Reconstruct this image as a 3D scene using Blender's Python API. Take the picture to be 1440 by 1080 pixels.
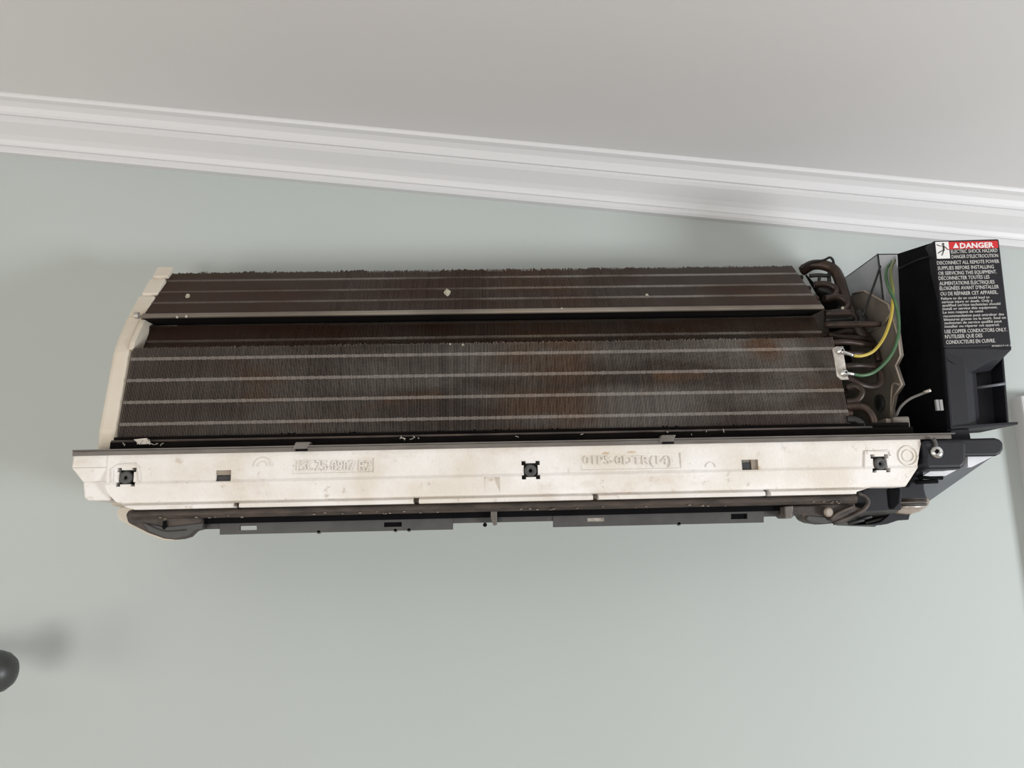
import bpy, bmesh, math, random
from mathutils import Vector, Matrix
random.seed(7)
for o in list(bpy.data.objects): bpy.data.objects.remove(o, do_unlink=True)
S = bpy.context.scene
COL = S.collection
R = math.radians

# ------------------------------------------------------------------ camera
FPX = 1080.0
CAM = Vector((0.0, -1.0, 2.2))
YAW, PIT, ROL = R(2.0), R(11.1), R(1.35)
fw = Vector((math.sin(YAW)*math.cos(PIT), math.cos(YAW)*math.cos(PIT), math.sin(PIT)))
r0 = fw.cross(Vector((0, 0, 1))).normalized(); u0 = r0.cross(fw)
rt = r0*math.cos(ROL) - u0*math.sin(ROL); up = rt.cross(fw)
cd = bpy.data.cameras.new('camera'); cam = bpy.data.objects.new('camera', cd); COL.objects.link(cam)
cam.matrix_world = Matrix(((rt.x, up.x, -fw.x, CAM.x), (rt.y, up.y, -fw.y, CAM.y), (rt.z, up.z, -fw.z, CAM.z), (0, 0, 0, 1)))
cd.sensor_width = 36.0; cd.sensor_fit = 'HORIZONTAL'; cd.lens = 36.0*FPX/1440.0
cd.clip_start = 0.02
S.camera = cam

# ------------------------------------------------------------------ light and exposure
W = bpy.data.worlds.new('room_ambience'); S.world = W; W.use_nodes = True
W.node_tree.nodes['Background'].inputs[0].default_value = (0.93, 0.97, 1.0, 1)
W.node_tree.nodes['Background'].inputs[1].default_value = 0.26
def area(name, loc, target, sx, sy, power, col):
    l = bpy.data.lights.new(name, 'AREA'); l.shape = 'RECTANGLE'; l.size = sx; l.size_y = sy
    l.energy = power; l.color = col
    o = bpy.data.objects.new(name, l); COL.objects.link(o); o.location = loc
    o.rotation_euler = (Vector(target)-Vector(loc)).to_track_quat('-Z', 'Y').to_euler()
    return o
area('window_light_right', (2.05, -1.38, 1.62), (0.3, 0, 2.35), 0.45, 0.5, 41, (0.94, 0.965, 1.0))
area('window_light_left', (-1.0, -2.75, 1.55), (-0.1, 0, 2.3), 0.9, 0.9, 27, (1.0, 0.95, 0.88))
area('fill_light_far_left', (-2.2, -1.6, 1.7), (-0.1, 0, 2.4), 0.9, 1.2, 15, (1.0, 0.94, 0.86))  # added fill lamp, lifts the left wall and ceiling
S.view_settings.view_transform = 'Standard'; S.view_settings.look = 'None'
S.view_settings.gamma = 1.0; S.view_settings.use_curve_mapping = False
S.view_settings.exposure = 0.0

# ------------------------------------------------------------------ helpers
def P(px, py, Y):
    """pixel of the 1440x1080 photograph -> point on the plane at depth Y"""
    d = fw + rt*((px-720)/FPX) - up*((py-540)/FPX)
    return CAM + d*((Y-CAM.y)/d.y)
def PX(px, py, X):
    d = fw + rt*((px-720)/FPX) - up*((py-540)/FPX)
    return CAM + d*((X-CAM.x)/d.x)
def xz(px, py, Y):
    p = P(px, py, Y); return (p.x, p.z)

def mat(name, col, rough=0.6, metal=0.0, noise=None, scale=20.0, bump=0.0, bscale=200.0, spec=0.5, stretch=(1,1,1), pos=(0.35,0.65)):
    m = bpy.data.materials.new(name); m.use_nodes = True
    nt = m.node_tree; b = nt.nodes['Principled BSDF']
    b.inputs['Base Color'].default_value = (*col, 1); b.inputs['Roughness'].default_value = rough
    b.inputs['Metallic'].default_value = metal; b.inputs['Specular IOR Level'].default_value = spec
    if noise or bump:
        tc = nt.nodes.new('ShaderNodeTexCoord'); mp = nt.nodes.new('ShaderNodeMapping')
        mp.inputs['Scale'].default_value = stretch
        nt.links.new(tc.outputs['Object'], mp.inputs['Vector'])
    if noise:
        n = nt.nodes.new('ShaderNodeTexNoise'); n.inputs['Scale'].default_value = scale; n.inputs['Detail'].default_value = 5
        nt.links.new(mp.outputs[0], n.inputs['Vector'])
        cr = nt.nodes.new('ShaderNodeValToRGB'); cr.color_ramp.elements[0].position = pos[0]; cr.color_ramp.elements[1].position = pos[1]
        cr.color_ramp.elements[0].color = (*col, 1); cr.color_ramp.elements[1].color = (*noise, 1)
        nt.links.new(n.outputs['Fac'], cr.inputs['Fac']); nt.links.new(cr.outputs['Color'], b.inputs['Base Color'])
    if bump:
        n2 = nt.nodes.new('ShaderNodeTexNoise'); n2.inputs['Scale'].default_value = bscale; n2.inputs['Detail'].default_value = 3
        nt.links.new(tc.outputs['Object'], n2.inputs['Vector'])
        bp = nt.nodes.new('ShaderNodeBump'); bp.inputs['Strength'].default_value = bump; bp.inputs['Distance'].default_value = 0.002
        nt.links.new(n2.outputs['Fac'], bp.inputs['Height']); nt.links.new(bp.outputs[0], b.inputs['Normal'])
    return m

def dusty(name, clean, brown, rust, rough=0.55):
    """dirty aluminium: clean metal, brown dust and rust patches strung along the coil"""
    m = bpy.data.materials.new(name); m.use_nodes = True; nt = m.node_tree; b = nt.nodes['Principled BSDF']
    b.inputs['Roughness'].default_value = rough; b.inputs['Metallic'].default_value = 0.25
    tc = nt.nodes.new('ShaderNodeTexCoord')
    def nz(sc, st, lo, hi):
        mp = nt.nodes.new('ShaderNodeMapping'); mp.inputs['Scale'].default_value = st
        n = nt.nodes.new('ShaderNodeTexNoise'); n.inputs['Scale'].default_value = sc; n.inputs['Detail'].default_value = 4
        mr = nt.nodes.new('ShaderNodeMapRange'); mr.inputs[1].default_value = lo; mr.inputs[2].default_value = hi
        nt.links.new(tc.outputs['Object'], mp.inputs[0]); nt.links.new(mp.outputs[0], n.inputs['Vector']); nt.links.new(n.outputs['Fac'], mr.inputs[0])
        return mr.outputs[0]
    def mix(f, a, c):
        x = nt.nodes.new('ShaderNodeMix'); x.data_type = 'RGBA'
        nt.links.new(f, x.inputs[0])
        if isinstance(a, tuple): x.inputs[6].default_value = (*a, 1)
        else: nt.links.new(a, x.inputs[6])
        x.inputs[7].default_value = (*c, 1)
        return x.outputs[2]
    c1 = mix(nz(7, (1, 1, 3), 0.42, 0.62), clean, brown)
    c2 = mix(nz(9, (1, 1, 2.5), 0.60, 0.72), c1, rust)
    # heavier brown dust towards the left end of the coil
    sx = nt.nodes.new('ShaderNodeSeparateXYZ'); nt.links.new(tc.outputs['Object'], sx.inputs[0])
    mr = nt.nodes.new('ShaderNodeMapRange'); mr.inputs[1].default_value = 0.05; mr.inputs[2].default_value = -0.35; mr.inputs[3].default_value = 0.0; mr.inputs[4].default_value = 0.75
    nt.links.new(sx.outputs[0], mr.inputs[0])
    c3 = mix(mr.outputs[0], c2, brown)
    w1 = nt.nodes.new('ShaderNodeMath'); w1.operation = 'SUBTRACT'; w1.inputs[1].default_value = 0.065; nt.links.new(sx.outputs[0], w1.inputs[0])
    w2 = nt.nodes.new('ShaderNodeMath'); w2.operation = 'ABSOLUTE'; nt.links.new(w1.outputs[0], w2.inputs[0])
    w3 = nt.nodes.new('ShaderNodeMapRange'); w3.inputs[1].default_value = .075; w3.inputs[2].default_value = .03; w3.inputs[4].default_value = .85; nt.links.new(w2.outputs[0], w3.inputs[0])
    w4 = nt.nodes.new('ShaderNodeMath'); w4.operation = 'MULTIPLY'; nt.links.new(w3.outputs[0], w4.inputs[0]); nt.links.new(nz(30, (.4, 1, 2), 0.30, 0.58), w4.inputs[1])
    c4 = mix(w4.outputs[0], c3, rust)
    nt.links.new(c4, b.inputs['Base Color'])
    return m

M = {}
M['wall'] = mat('wall_paint', (0.445, 0.48, 0.463), 0.75, noise=(0.457, 0.493, 0.476), scale=3, bump=0.06, bscale=90, spec=0.3)
M['ceil'] = mat('ceiling_paint', (0.67, 0.66, 0.66), 0.85, noise=(0.69, 0.68, 0.675), scale=2, bump=0.05, bscale=120, spec=0.2)
M['trim'] = mat('trim_paint', (0.645, 0.64, 0.645), 0.45, bump=0.02, bscale=60, spec=0.4)
M['floor'] = mat('floor_boards', (0.42, 0.33, 0.25), 0.5, noise=(0.5, 0.4, 0.3), scale=6, stretch=(1, 8, 1))
M['foam'] = mat('white_foam', (0.685, 0.635, 0.565), 0.85, noise=(0.79, 0.765, 0.74), scale=22, bump=0.25, bscale=320, spec=0.2)
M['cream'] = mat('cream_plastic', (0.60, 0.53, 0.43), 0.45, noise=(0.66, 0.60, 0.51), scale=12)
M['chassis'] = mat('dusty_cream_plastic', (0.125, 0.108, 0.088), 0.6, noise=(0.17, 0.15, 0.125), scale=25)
M['flange'] = mat('taupe_plastic', (0.115, 0.10, 0.088), 0.5, noise=(0.155, 0.14, 0.125), scale=40, stretch=(1, 4, 4))
M['grey'] = mat('grey_plastic', (0.055, 0.054, 0.053), 0.6, noise=(0.070, 0.069, 0.067), scale=60)
M['dirty'] = mat('grimy_dark_plastic', (0.030, 0.024, 0.021), 0.6, noise=(0.075, 0.055, 0.044), scale=40, stretch=(1, 3, 3), bump=0.2, bscale=400)
M['dark'] = mat('dark_plastic', (0.022, 0.022, 0.024), 0.6, noise=(0.035, 0.034, 0.034), scale=40)
M['navy'] = mat('blue_black_plastic', (0.007, 0.007, 0.0105), 0.5, noise=(0.010, 0.010, 0.014), scale=30, bump=0.08, bscale=700, spec=0.35)
M['black'] = mat('black_void', (0.003, 0.003, 0.004), 0.8, noise=(0.005, 0.005, 0.006), scale=30, spec=0.08)
M['fin'] = dusty('dusty_fin_metal', (0.20, 0.175, 0.155), (0.085, 0.065, 0.054), (0.15, 0.085, 0.05))
M['finup'] = dusty('brown_fin_metal', (0.080, 0.062, 0.052), (0.066, 0.032, 0.018), (0.09, 0.045, 0.024))
M['collar'] = dusty('rubbed_fin_metal', (0.26, 0.235, 0.215), (0.22, 0.19, 0.17), (0.26, 0.20, 0.16), 0.4)
M['collarup'] = dusty('rubbed_brown_metal', (0.27, 0.245, 0.22), (0.085, 0.055, 0.042), (0.20, 0.16, 0.12), 0.45)
M['rail'] = dusty('rail_metal', (0.33, 0.29, 0.24), (0.17, 0.14, 0.11), (0.30, 0.24, 0.18), 0.45)
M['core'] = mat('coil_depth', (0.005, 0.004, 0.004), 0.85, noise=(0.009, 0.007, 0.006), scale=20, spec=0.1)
M['copper'] = mat('tarnished_copper', (0.022, 0.014, 0.011), 0.45, metal=0.3, noise=(0.055, 0.032, 0.022), scale=55)
M['rubber'] = mat('black_rubber', (0.010, 0.010, 0.010), 0.55, noise=(0.018, 0.017, 0.016), scale=60)
M['steel'] = mat('galvanised_steel', (0.50, 0.51, 0.54), 0.38, metal=0.55, noise=(0.56, 0.57, 0.60), scale=12)
M['zinc'] = mat('zinc_plate', (0.62, 0.58, 0.53), 0.4, metal=0.55, noise=(0.42, 0.38, 0.33), scale=160)
M['chrome'] = mat('screw_metal', (0.75, 0.74, 0.72), 0.25, metal=0.9, noise=(0.6, 0.59, 0.57), scale=100)
M['yellow'] = mat('yellow_insulation', (0.42, 0.32, 0.045), 0.4, noise=(0.48, 0.37, 0.06), scale=60)
M['green'] = mat('green_insulation', (0.045, 0.11, 0.05), 0.4, noise=(0.06, 0.14, 0.06), scale=60)
M['olive'] = mat('olive_insulation', (0.13, 0.15, 0.04), 0.4, noise=(0.16, 0.18, 0.05), scale=60)
M['greywire'] = mat('grey_insulation', (0.13, 0.125, 0.12), 0.45, noise=(0.17, 0.16, 0.155), scale=60)
M['red'] = mat('red_print', (0.55, 0.015, 0.02), 0.5, noise=(0.60, 0.02, 0.025), scale=40)
M['white'] = mat('white_print', (0.75, 0.74, 0.72), 0.5, noise=(0.78, 0.77, 0.75), scale=40)
M['print'] = mat('grey_white_print', (0.52, 0.51, 0.49), 0.5, noise=(0.56, 0.55, 0.53), scale=80)
M['ink'] = mat('black_print', (0.012, 0.012, 0.012), 0.5, noise=(0.016, 0.016, 0.016), scale=40)
M['sheen'] = mat('reflection_paint', (0.66, 0.67, 0.70), 0.35, noise=(0.74, 0.75, 0.78), scale=60)  # pale colour stands in for light reflected off the chassis end
M['slate'] = mat('slate_plastic', (0.10, 0.105, 0.125), 0.42, noise=(0.12, 0.125, 0.145), scale=30)
M['beige'] = mat('beige_plastic', (0.26, 0.215, 0.17), 0.5, noise=(0.31, 0.26, 0.21), scale=60)
M['dirt'] = mat('pale_lint', (0.36, 0.32, 0.25), 0.9, noise=(0.45, 0.42, 0.34), scale=300, bump=0.6, bscale=600)
M['clip'] = mat('grey_clip_plastic', (0.24, 0.24, 0.24), 0.5, noise=(0.28, 0.28, 0.28), scale=60)
M['iron'] = mat('dark_grey_metal', (0.055, 0.055, 0.055), 0.42, metal=0.3, noise=(0.07, 0.07, 0.07), scale=40)

def speckle(m, col, sc, lo, hi, st=(1, 1, 1)):
    nt = m.node_tree; b = nt.nodes['Principled BSDF']; src = b.inputs['Base Color'].links[0].from_socket
    tc = nt.nodes.new('ShaderNodeTexCoord'); mp = nt.nodes.new('ShaderNodeMapping'); mp.inputs['Scale'].default_value = st
    n = nt.nodes.new('ShaderNodeTexNoise'); n.inputs['Scale'].default_value = sc; n.inputs['Detail'].default_value = 6; n.inputs['Roughness'].default_value = .7
    mr = nt.nodes.new('ShaderNodeMapRange'); mr.inputs[1].default_value = lo; mr.inputs[2].default_value = hi
    x = nt.nodes.new('ShaderNodeMix'); x.data_type = 'RGBA'; x.inputs[7].default_value = (*col, 1)
    nt.links.new(tc.outputs['Object'], mp.inputs[0]); nt.links.new(mp.outputs[0], n.inputs['Vector']); nt.links.new(n.outputs['Fac'], mr.inputs[0])
    nt.links.new(mr.outputs[0], x.inputs[0]); nt.links.new(src, x.inputs[6]); nt.links.new(x.outputs[2], b.inputs['Base Color'])
speckle(M['foam'], (0.42, 0.33, 0.25), 70, 0.60, 0.76)
speckle(M['foam'], (0.55, 0.46, 0.37), 11, 0.55, 0.80, (1, 1, 2))
class MB:
    def __init__(s): s.bm = bmesh.new()
    def faces(s, vs, fs):
        v = [s.bm.verts.new(p) for p in vs]
        for f in fs:
            try: s.bm.faces.new([v[i] for i in f])
            except ValueError: pass
        return s
    def hexa(s, a, b):
        """a, b: two rings of points with the same count"""
        n = len(a)
        fs = [list(range(n))[::-1], list(range(n, 2*n))]
        fs += [[i, (i+1) % n, n+(i+1) % n, n+i] for i in range(n)]
        return s.faces(list(a)+list(b), fs)
    def box(s, x0, x1, y0, y1, z0, z1):
        return s.hexa([(x0, y0, z0), (x1, y0, z0), (x1, y0, z1), (x0, y0, z1)], [(x0, y1, z0), (x1, y1, z0), (x1, y1, z1), (x0, y1, z1)])
    def front(s, pts, y0, y1):
        """outline in X,Z pulled from y0 back to y1"""
        return s.hexa([(x, y0, z) for x, z in pts], [(x, y1, z) for x, z in pts])
    def pfront(s, px, Y, depth):
        """outline given in photo pixels lying at depth Y"""
        return s.front([xz(a, b, Y) for a, b in px], Y, Y+depth)
    def along(s, prof, x0, x1):
        """profile in Y,Z pulled along X"""
        return s.hexa([(x0, y, z) for y, z in prof], [(x1, y, z) for y, z in prof])
    def tube(s, pts, r, n=10, k=6, taper=None, caps=True):
        pts = [Vector(p) for p in pts]
        if k > 1 and len(pts) > 2:
            q = [pts[0]*2-pts[1]] + pts + [pts[-1]*2-pts[-2]]; out = []
            for i in range(1, len(q)-2):
                for j in range(k):
                    t = j/k
                    out.append(0.5*((2*q[i]) + (q[i+1]-q[i-1])*t + (2*q[i-1]-5*q[i]+4*q[i+1]-q[i+2])*t*t + (3*q[i]-q[i-1]-3*q[i+1]+q[i+2])*t**3))
            out.append(pts[-1]); pts = out
        N = len(pts); rings = []; ref = None
        for i, p in enumerate(pts):
            t = (pts[min(i+1, N-1)]-pts[max(i-1, 0)]).normalized()
            if ref is None:
                ref = Vector((0, 0, 1)) if abs(t.z) < 0.9 else Vector((0, 1, 0))
            a = (ref - t*ref.dot(t)).normalized(); ref = a; b = t.cross(a)
            rr = r if taper is None else r*(taper[0]+(taper[1]-taper[0])*i/(N-1))
            rings.append([s.bm.verts.new(p+a*rr*math.cos(2*math.pi*j/n)+b*rr*math.sin(2*math.pi*j/n)) for j in range(n)])
        for i in range(N-1):
            for j in range(n):
                f = s.bm.faces.new([rings[i][j], rings[i][(j+1) % n], rings[i+1][(j+1) % n], rings[i+1][j]]); f.smooth = True
        if caps:
            s.bm.faces.new(rings[0][::-1]); s.bm.faces.new(rings[-1])
        return s
    def lathe(s, c, ax, prof, n=24):
        """prof: list of (distance along axis, radius)"""
        c = Vector(c); ax = Vector(ax).normalized()
        a = ax.orthogonal().normalized(); b = ax.cross(a); rings = []
        for d, r in prof:
            rings.append([s.bm.verts.new(c+ax*d+(a*math.cos(2*math.pi*j/n)+b*math.sin(2*math.pi*j/n))*max(r, 1e-5)) for j in range(n)])
        for i in range(len(rings)-1):
            for j in range(n):
                f = s.bm.faces.new([rings[i][j], rings[i][(j+1) % n], rings[i+1][(j+1) % n], rings[i+1][j]]); f.smooth = True
        s.bm.faces.new(rings[0][::-1]); s.bm.faces.new(rings[-1])
        return s
    def build(s, name, m, parent=None, bevel=0.0, kind=None, label=None, seg=2):
        bmesh.ops.recalc_face_normals(s.bm, faces=s.bm.faces)
        me = bpy.data.meshes.new(name); s.bm.to_mesh(me); s.bm.free()
        me.materials.append(m)
        o = bpy.data.objects.new(name, me); COL.objects.link(o)
        if parent:
            o.parent = parent
            if parent.type == 'EMPTY': o.matrix_parent_inverse = Matrix.Translation(-parent.location)
        if bevel:
            bv = o.modifiers.new('edge', 'BEVEL'); bv.width = bevel; bv.segments = seg; bv.limit_method = 'ANGLE'; bv.angle_limit = R(35)
        if kind: o['kind'] = kind
        if label: o['label'] = label
        return o

def thing(name, label, cat, loc):
    o = bpy.data.objects.new(name, None); COL.objects.link(o); o.location = loc
    o['label'] = label; o['category'] = cat; o.empty_display_size = 0.05
    return o
def text_mesh(body, size, bold=0.0, depth=0.0, sx=1.0):
    """lettering as a mesh lying in its own x,y plane"""
    c = bpy.data.curves.new('lettering', 'FONT'); c.body = body; c.size = size; c.offset = bold; c.extrude = depth; c.resolution_u = 2
    o = bpy.data.objects.new('lettering', c); COL.objects.link(o)
    dg = bpy.context.evaluated_depsgraph_get(); dg.update()
    me = bpy.data.meshes.new_from_object(o.evaluated_get(dg))
    bpy.data.objects.remove(o); bpy.data.curves.remove(c)
    return me
def struct(o): o['kind'] = 'structure'; return o

# ------------------------------------------------------------------ the room
SL = -0.109                                        # the ceiling line falls to the right
def zc(x): return 2.7305 + SL*(x+0.6646)           # lower edge of the crown moulding on the wall
XA, XB = -2.4, 2.4
w = MB()
w.hexa([(XA, 0, 0), (XB, 0, 0), (XB, 0, zc(XB)+0.06), (XA, 0, zc(XA)+0.06)], [(XA, .12, 0), (XB, .12, 0), (XB, .12, zc(XB)+0.06), (XA, .12, zc(XA)+0.06)])
struct(w.build('wall_back', M['wall']))
def cz(x): return zc(x)+0.0605
w = MB(); w.hexa([(XA, .12, cz(XA)), (XB, .12, cz(XB)), (XB, .12, cz(XB)+.1), (XA, .12, cz(XA)+.1)], [(XA, -3.4, cz(XA)), (XB, -3.4, cz(XB)), (XB, -3.4, cz(XB)+.1), (XA, -3.4, cz(XA)+.1)])
struct(w.build('ceiling', M['ceil']))
w = MB(); w.box(XA, XB, -3.4, .12, -.08, 0); struct(w.build('floor', M['floor']))
# crown moulding: bead, ogee, fillet, fascia, top bead
cp = [(0.01, 0), (-.010, 0.0), (-.0125, .003), (-.0125, .008), (-.010, .011), (-.0105, .0135), (-.013, .018), (-.019, .023), (-.028, .028), (-.036, .0325),
      (-.0395, .036), (-.0395, .0395), (-.043, .0395), (-.0435, .043), (-.0475, .049), (-.054, .0535), (-.058, .0545), (-.061, .0555), (-.0625, .0585), (-.0625, .0615), (.01, .0615)]
w = MB(); w.hexa([(XA, y, zc(XA)+z) for y, z in cp], [(XB, y, zc(XB)+z) for y, z in cp])
struct(w.build('trim_1', M['trim']))
# casing of an opening, just entering the frame on the right
tl = P(1420, 560, 0.0)
w = MB(); w.box(tl.x, tl.x+.10, -.022, 0.005, 0.0, tl.z)
w.box(tl.x+.012, tl.x+.10, -.030, -.020, 0.0, tl.z-.010)
struct(w.build('trim_2', M['trim'], bevel=0.003))

# ------------------------------------------------------------------ air conditioner
AC = thing('air_conditioner', 'wall-mounted split air conditioner with cover off, dusty coil and white foam drain pan', 'air conditioner', (0.0, 0.0, 2.2))
XL, XR = -0.3855, 0.3935

# --- rear chassis
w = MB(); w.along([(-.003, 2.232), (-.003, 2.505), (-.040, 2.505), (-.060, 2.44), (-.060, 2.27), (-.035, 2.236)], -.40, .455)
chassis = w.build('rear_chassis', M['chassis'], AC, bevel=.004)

# --- left end panel, its front edge follows the coil
w = MB()
prof = [(-.187, 2.292), (-.1875, 2.318), (-.170, 2.406), (-.167, 2.414), (-.160, 2.428), (-.150, 2.4445), (-.146, 2.452), (-.082, 2.528), (-.074, 2.533), (-.062, 2.530), (-.004, 2.49), (-.004, 2.24), (-.15, 2.24)]
w.along(prof, -.4075, -.3875)
endp = w.build('end_panel', M['cream'], AC, bevel=.005, seg=3)
# raised clip ribs along the slanted edge
for (y0, z0, y1, z1) in [(-.146, 2.456, -.124, 2.482), (-.119, 2.489, -.099, 2.512), (-.094, 2.519, -.080, 2.534)]:
    w = MB()
    n = Vector((0, -.76, .64))
    a = Vector((0, y0, z0)); b = Vector((0, y1, z1))
    ring = [a-n*.004, a+n*.0003, b+n*.0026, b-n*.004]
    w.hexa([(-.4035, p.y, p.z) for p in ring], [(-.3850, p.y, p.z) for p in ring])
    w.build('clip_rib', M['cream'], endp, bevel=.001)
w = MB(); w.along([(-.171, 2.409), (-.168, 2.418), (-.148, 2.449), (-.135, 2.449), (-.135, 2.40)], -.390, -.3845)
w.build('inner_web', M['cream'], endp, bevel=.001)

# --- heat exchanger
def lerp(a, b, t): return (a[0]+(b[0]-a[0])*t, a[1]+(b[1]-a[1])*t)
def bank_dirs(a, b):
    d = Vector((b[0]-a[0], b[1]-a[1])).normalized()
    return d, Vector((-d.y, d.x))      # along the face, out of the face (towards -Y)
LO = ((-.1895, 2.3095), (-.1700, 2.4105))
MI = ((-.152, 2.408), (-.130, 2.446))
UP = ((-.1550, 2.4490), (-.0800, 2.5280))
def core_box(w, bank, th, inset=.0022, skew=0.0):
    a, b = bank; d, n = bank_dirs(a, b)
    a = Vector(a)+d*.001; b = Vector(b)-d*.001
    ring = [a-n*inset, b-n*inset, b-n*th, a-n*th+d*(th*skew)]
    w.along([(p.x, p.y) for p in ring], XL, XR)
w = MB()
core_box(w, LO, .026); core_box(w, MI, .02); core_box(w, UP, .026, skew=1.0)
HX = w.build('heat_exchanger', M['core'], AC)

PITCH = 0.00166
def fins(bank, th_fin, m, fray0=0.0, fray1=0.0, depth=.010, pitch=PITCH, skew=0.0):
    a, b = bank; d, n = bank_dirs(a, b); a = Vector(a); b = Vector(b)
    w = MB(); N = int((XR-XL)/pitch); lean = 0.0; run = 0
    for i in range(N):
        x = XL+(i+.5)*pitch
        if run <= 0:
            run = random.randint(2, 14); lean = random.uniform(-1, 1); mess = random.random()
        run -= 1
        e1 = fray1*(random.uniform(-.35, .40) if mess > .62 else random.uniform(-.2, .16)) * (1.3 if x < -.05 else 1.0)
        e0 = fray0*(random.uniform(-.4, .5) if mess > .7 else 0)
        p0 = a - d*e0; p1 = b - d*.002
        f = [p0, p1, p1-n*depth, p0-n*depth+d*(depth*skew)]
        ww = th_fin*random.uniform(.8, 1.15)
        w.hexa([(x-ww/2, p.x, p.y) for p in f], [(x+ww/2, p.x, p.y) for p in f])
        p2 = b + d*e1; xs = .5*fray1*(lean+random.uniform(-.6, .6))*(1 if mess > .62 else .15)     # the bent tip
        f = [p1, p2, p2-n*depth*.7, p1-n*depth*.7]; off = [0, xs, xs, 0]
        w.hexa([(x-ww/2+o, p.x, p.y) for p, o in zip(f, off)], [(x+ww/2+o, p.x, p.y) for p, o in zip(f, off)])
    return w.build('cooling_fins', m, HX, kind='stuff')
fins(LO, .00068, M['fin'], fray0=.004, fray1=.003)
fins(MI, .00075, M['finup'])
fins(UP, .00095, M['finup'], fray0=0, fray1=.007, skew=1.0)

def collars(bank, zs, m, h=.0036, wfin=.00122, proud=.0006, pitch=PITCH):
    a, b = bank; d, n = bank_dirs(a, b); a = Vector(a); L = (Vector(b)-a).length
    N = int((XR-XL)/pitch)
    for t in zs:
        w = MB(); c = a+d*(L*t)
        for i in range(N):
            x = XL+(i+.5)*pitch; ww = wfin*random.uniform(.85, 1.1); hh = h*random.uniform(.8, 1.15)
            f = [c-d*hh/2+n*proud, c+d*hh/2+n*proud, c+d*hh/2-n*.004, c-d*hh/2-n*.004]
            w.hexa([(x-ww/2, p.x, p.y) for p in f], [(x+ww/2, p.x, p.y) for p in f])
        w.build('fin_collars', m, HX, kind='stuff')
        w = MB(); w.tube([(XL-.001, c.x-n.x*.0055, c.y-n.y*.0055), (XR+.006, c.x-n.x*.0055, c.y-n.y*.0055)], .0035, 8, 1)
        w.build('coil_tube', M['copper'], HX)
collars(LO, [.135, .375, .62, .865], M['collar'])
collars(MI, [.42], M['collarup'])
collars(UP, [.30, .54, .80], M['collarup'], h=.0040)
# bright rail along the bottom edge of the upper bank
d, n = bank_dirs(*UP); a = Vector(UP[0])
w = MB(); w.along([(p.x, p.y) for p in (a+n*.0008-d*.001, a+n*.0016+d*.0012, a+n*.0012+d*.0075, a-n*.006+d*.0075, a-n*.004+d*.003)], XL-.001, XR)
w.build('edge_rail', M['rail'], HX, bevel=.0008)
w = MB(); w.lathe((XL-.002, UP[0][0]-.002, UP[0][1]+.002), (-1, 0, 0), [(0, .004), (.004, .004), (.005, .003)], 14)
w.build('rail_end', M['zinc'], HX, label='small pale round end of the rail')
# lint stuck in the fins
def lint(px, py, Y, s, k=9):
    for q in range(1):
        w = MB(); c = P(px, py, Y)
        bmesh.ops.create_icosphere(w.bm, subdivisions=3, radius=s*.85)
        for v in w.bm.verts:
            v.co = Vector((v.co.x*random.uniform(.55, 1.35), v.co.y*.45*random.uniform(.7, 1.2), v.co.z*random.uniform(.55, 1.4)))+c
        w.build('lint', M['dirt'], HX)
lint(629, 411, -.128, .0042); lint(264, 416, -.126, .0030); lint(790, 436, -.152, .0028); lint(795, 436, -.152, .002)
lint(834, 436, -.152, .0016); lint(910, 415, -.131, .002); lint(262, 445, -.1575, .0016); lint(249, 446, -.1575, .0015); lint(1185, 433, -.15, .002)
lint(651, 485, -.170, .0016); lint(633, 484, -.170, .0012)

# --- inner trough below the coil
w = MB()
w.along([(-.2, 2.2955), (-.2, 2.303), (-.193, 2.303), (-.193, 2.309), (-.150, 2.309), (-.150, 2.2955)], XL-.002, .455)
tr = w.build('inner_trough', M['core'], AC)
w = MB(); w.tube([(XL, -.2015, 2.3035), (.41, -.2015, 2.3035)], .0012, 6, 1); w.build('trough_lip', M['dirty'], tr)
w = MB()
for i in range(26):
    x0 = random.choice([random.uniform(-.375, -.325), random.uniform(.0, .28), random.uniform(-.09, -.07)])
    c = Vector((x0, -.204, 2.2995+random.uniform(-.001, .003)))
    w.tube([c, c+Vector((random.uniform(-.004, .004), 0, random.uniform(-.004, .004)))], .0005, 4, 1)
w.build('bent_fins', M['zinc'], tr, kind='stuff')
w = MB(); w.pfront([(188, 618), (206, 616), (212, 624), (196, 625)], -.204, .003); w.build('pale_tab', M['zinc'], tr)

# --- foam drain pan
YF = -.215
zt = P(700, 629.5, YF).z; zk = P(700, 669, YF).z; zg = P(700, 697, YF).z; zb = P(700, 705.5, YF).z
xl = P(149, 680, YF).x; xr2 = P(1229, 650, YF).x
def side_cut(name, boxes):
    cs = []
    for b in boxes:
        c = MB(); c.box(*b); cs.append(c.build(name, M['foam']))
    return cs
w = MB()
w.along([(YF+.0005, zt), (YF, zt-.004), (YF+.0004, zk+.002), (YF-.0012, zk-.0012), (YF+.0035, zg+.0012), (YF+.0055, zg), (YF-.0005, zg-.0022), (YF-.0005, zb), (-.14, zb), (-.14, zt)], xl, P(1297, 640, YF).x)
pan = w.build('drain_pan', M['foam'], AC)
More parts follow.
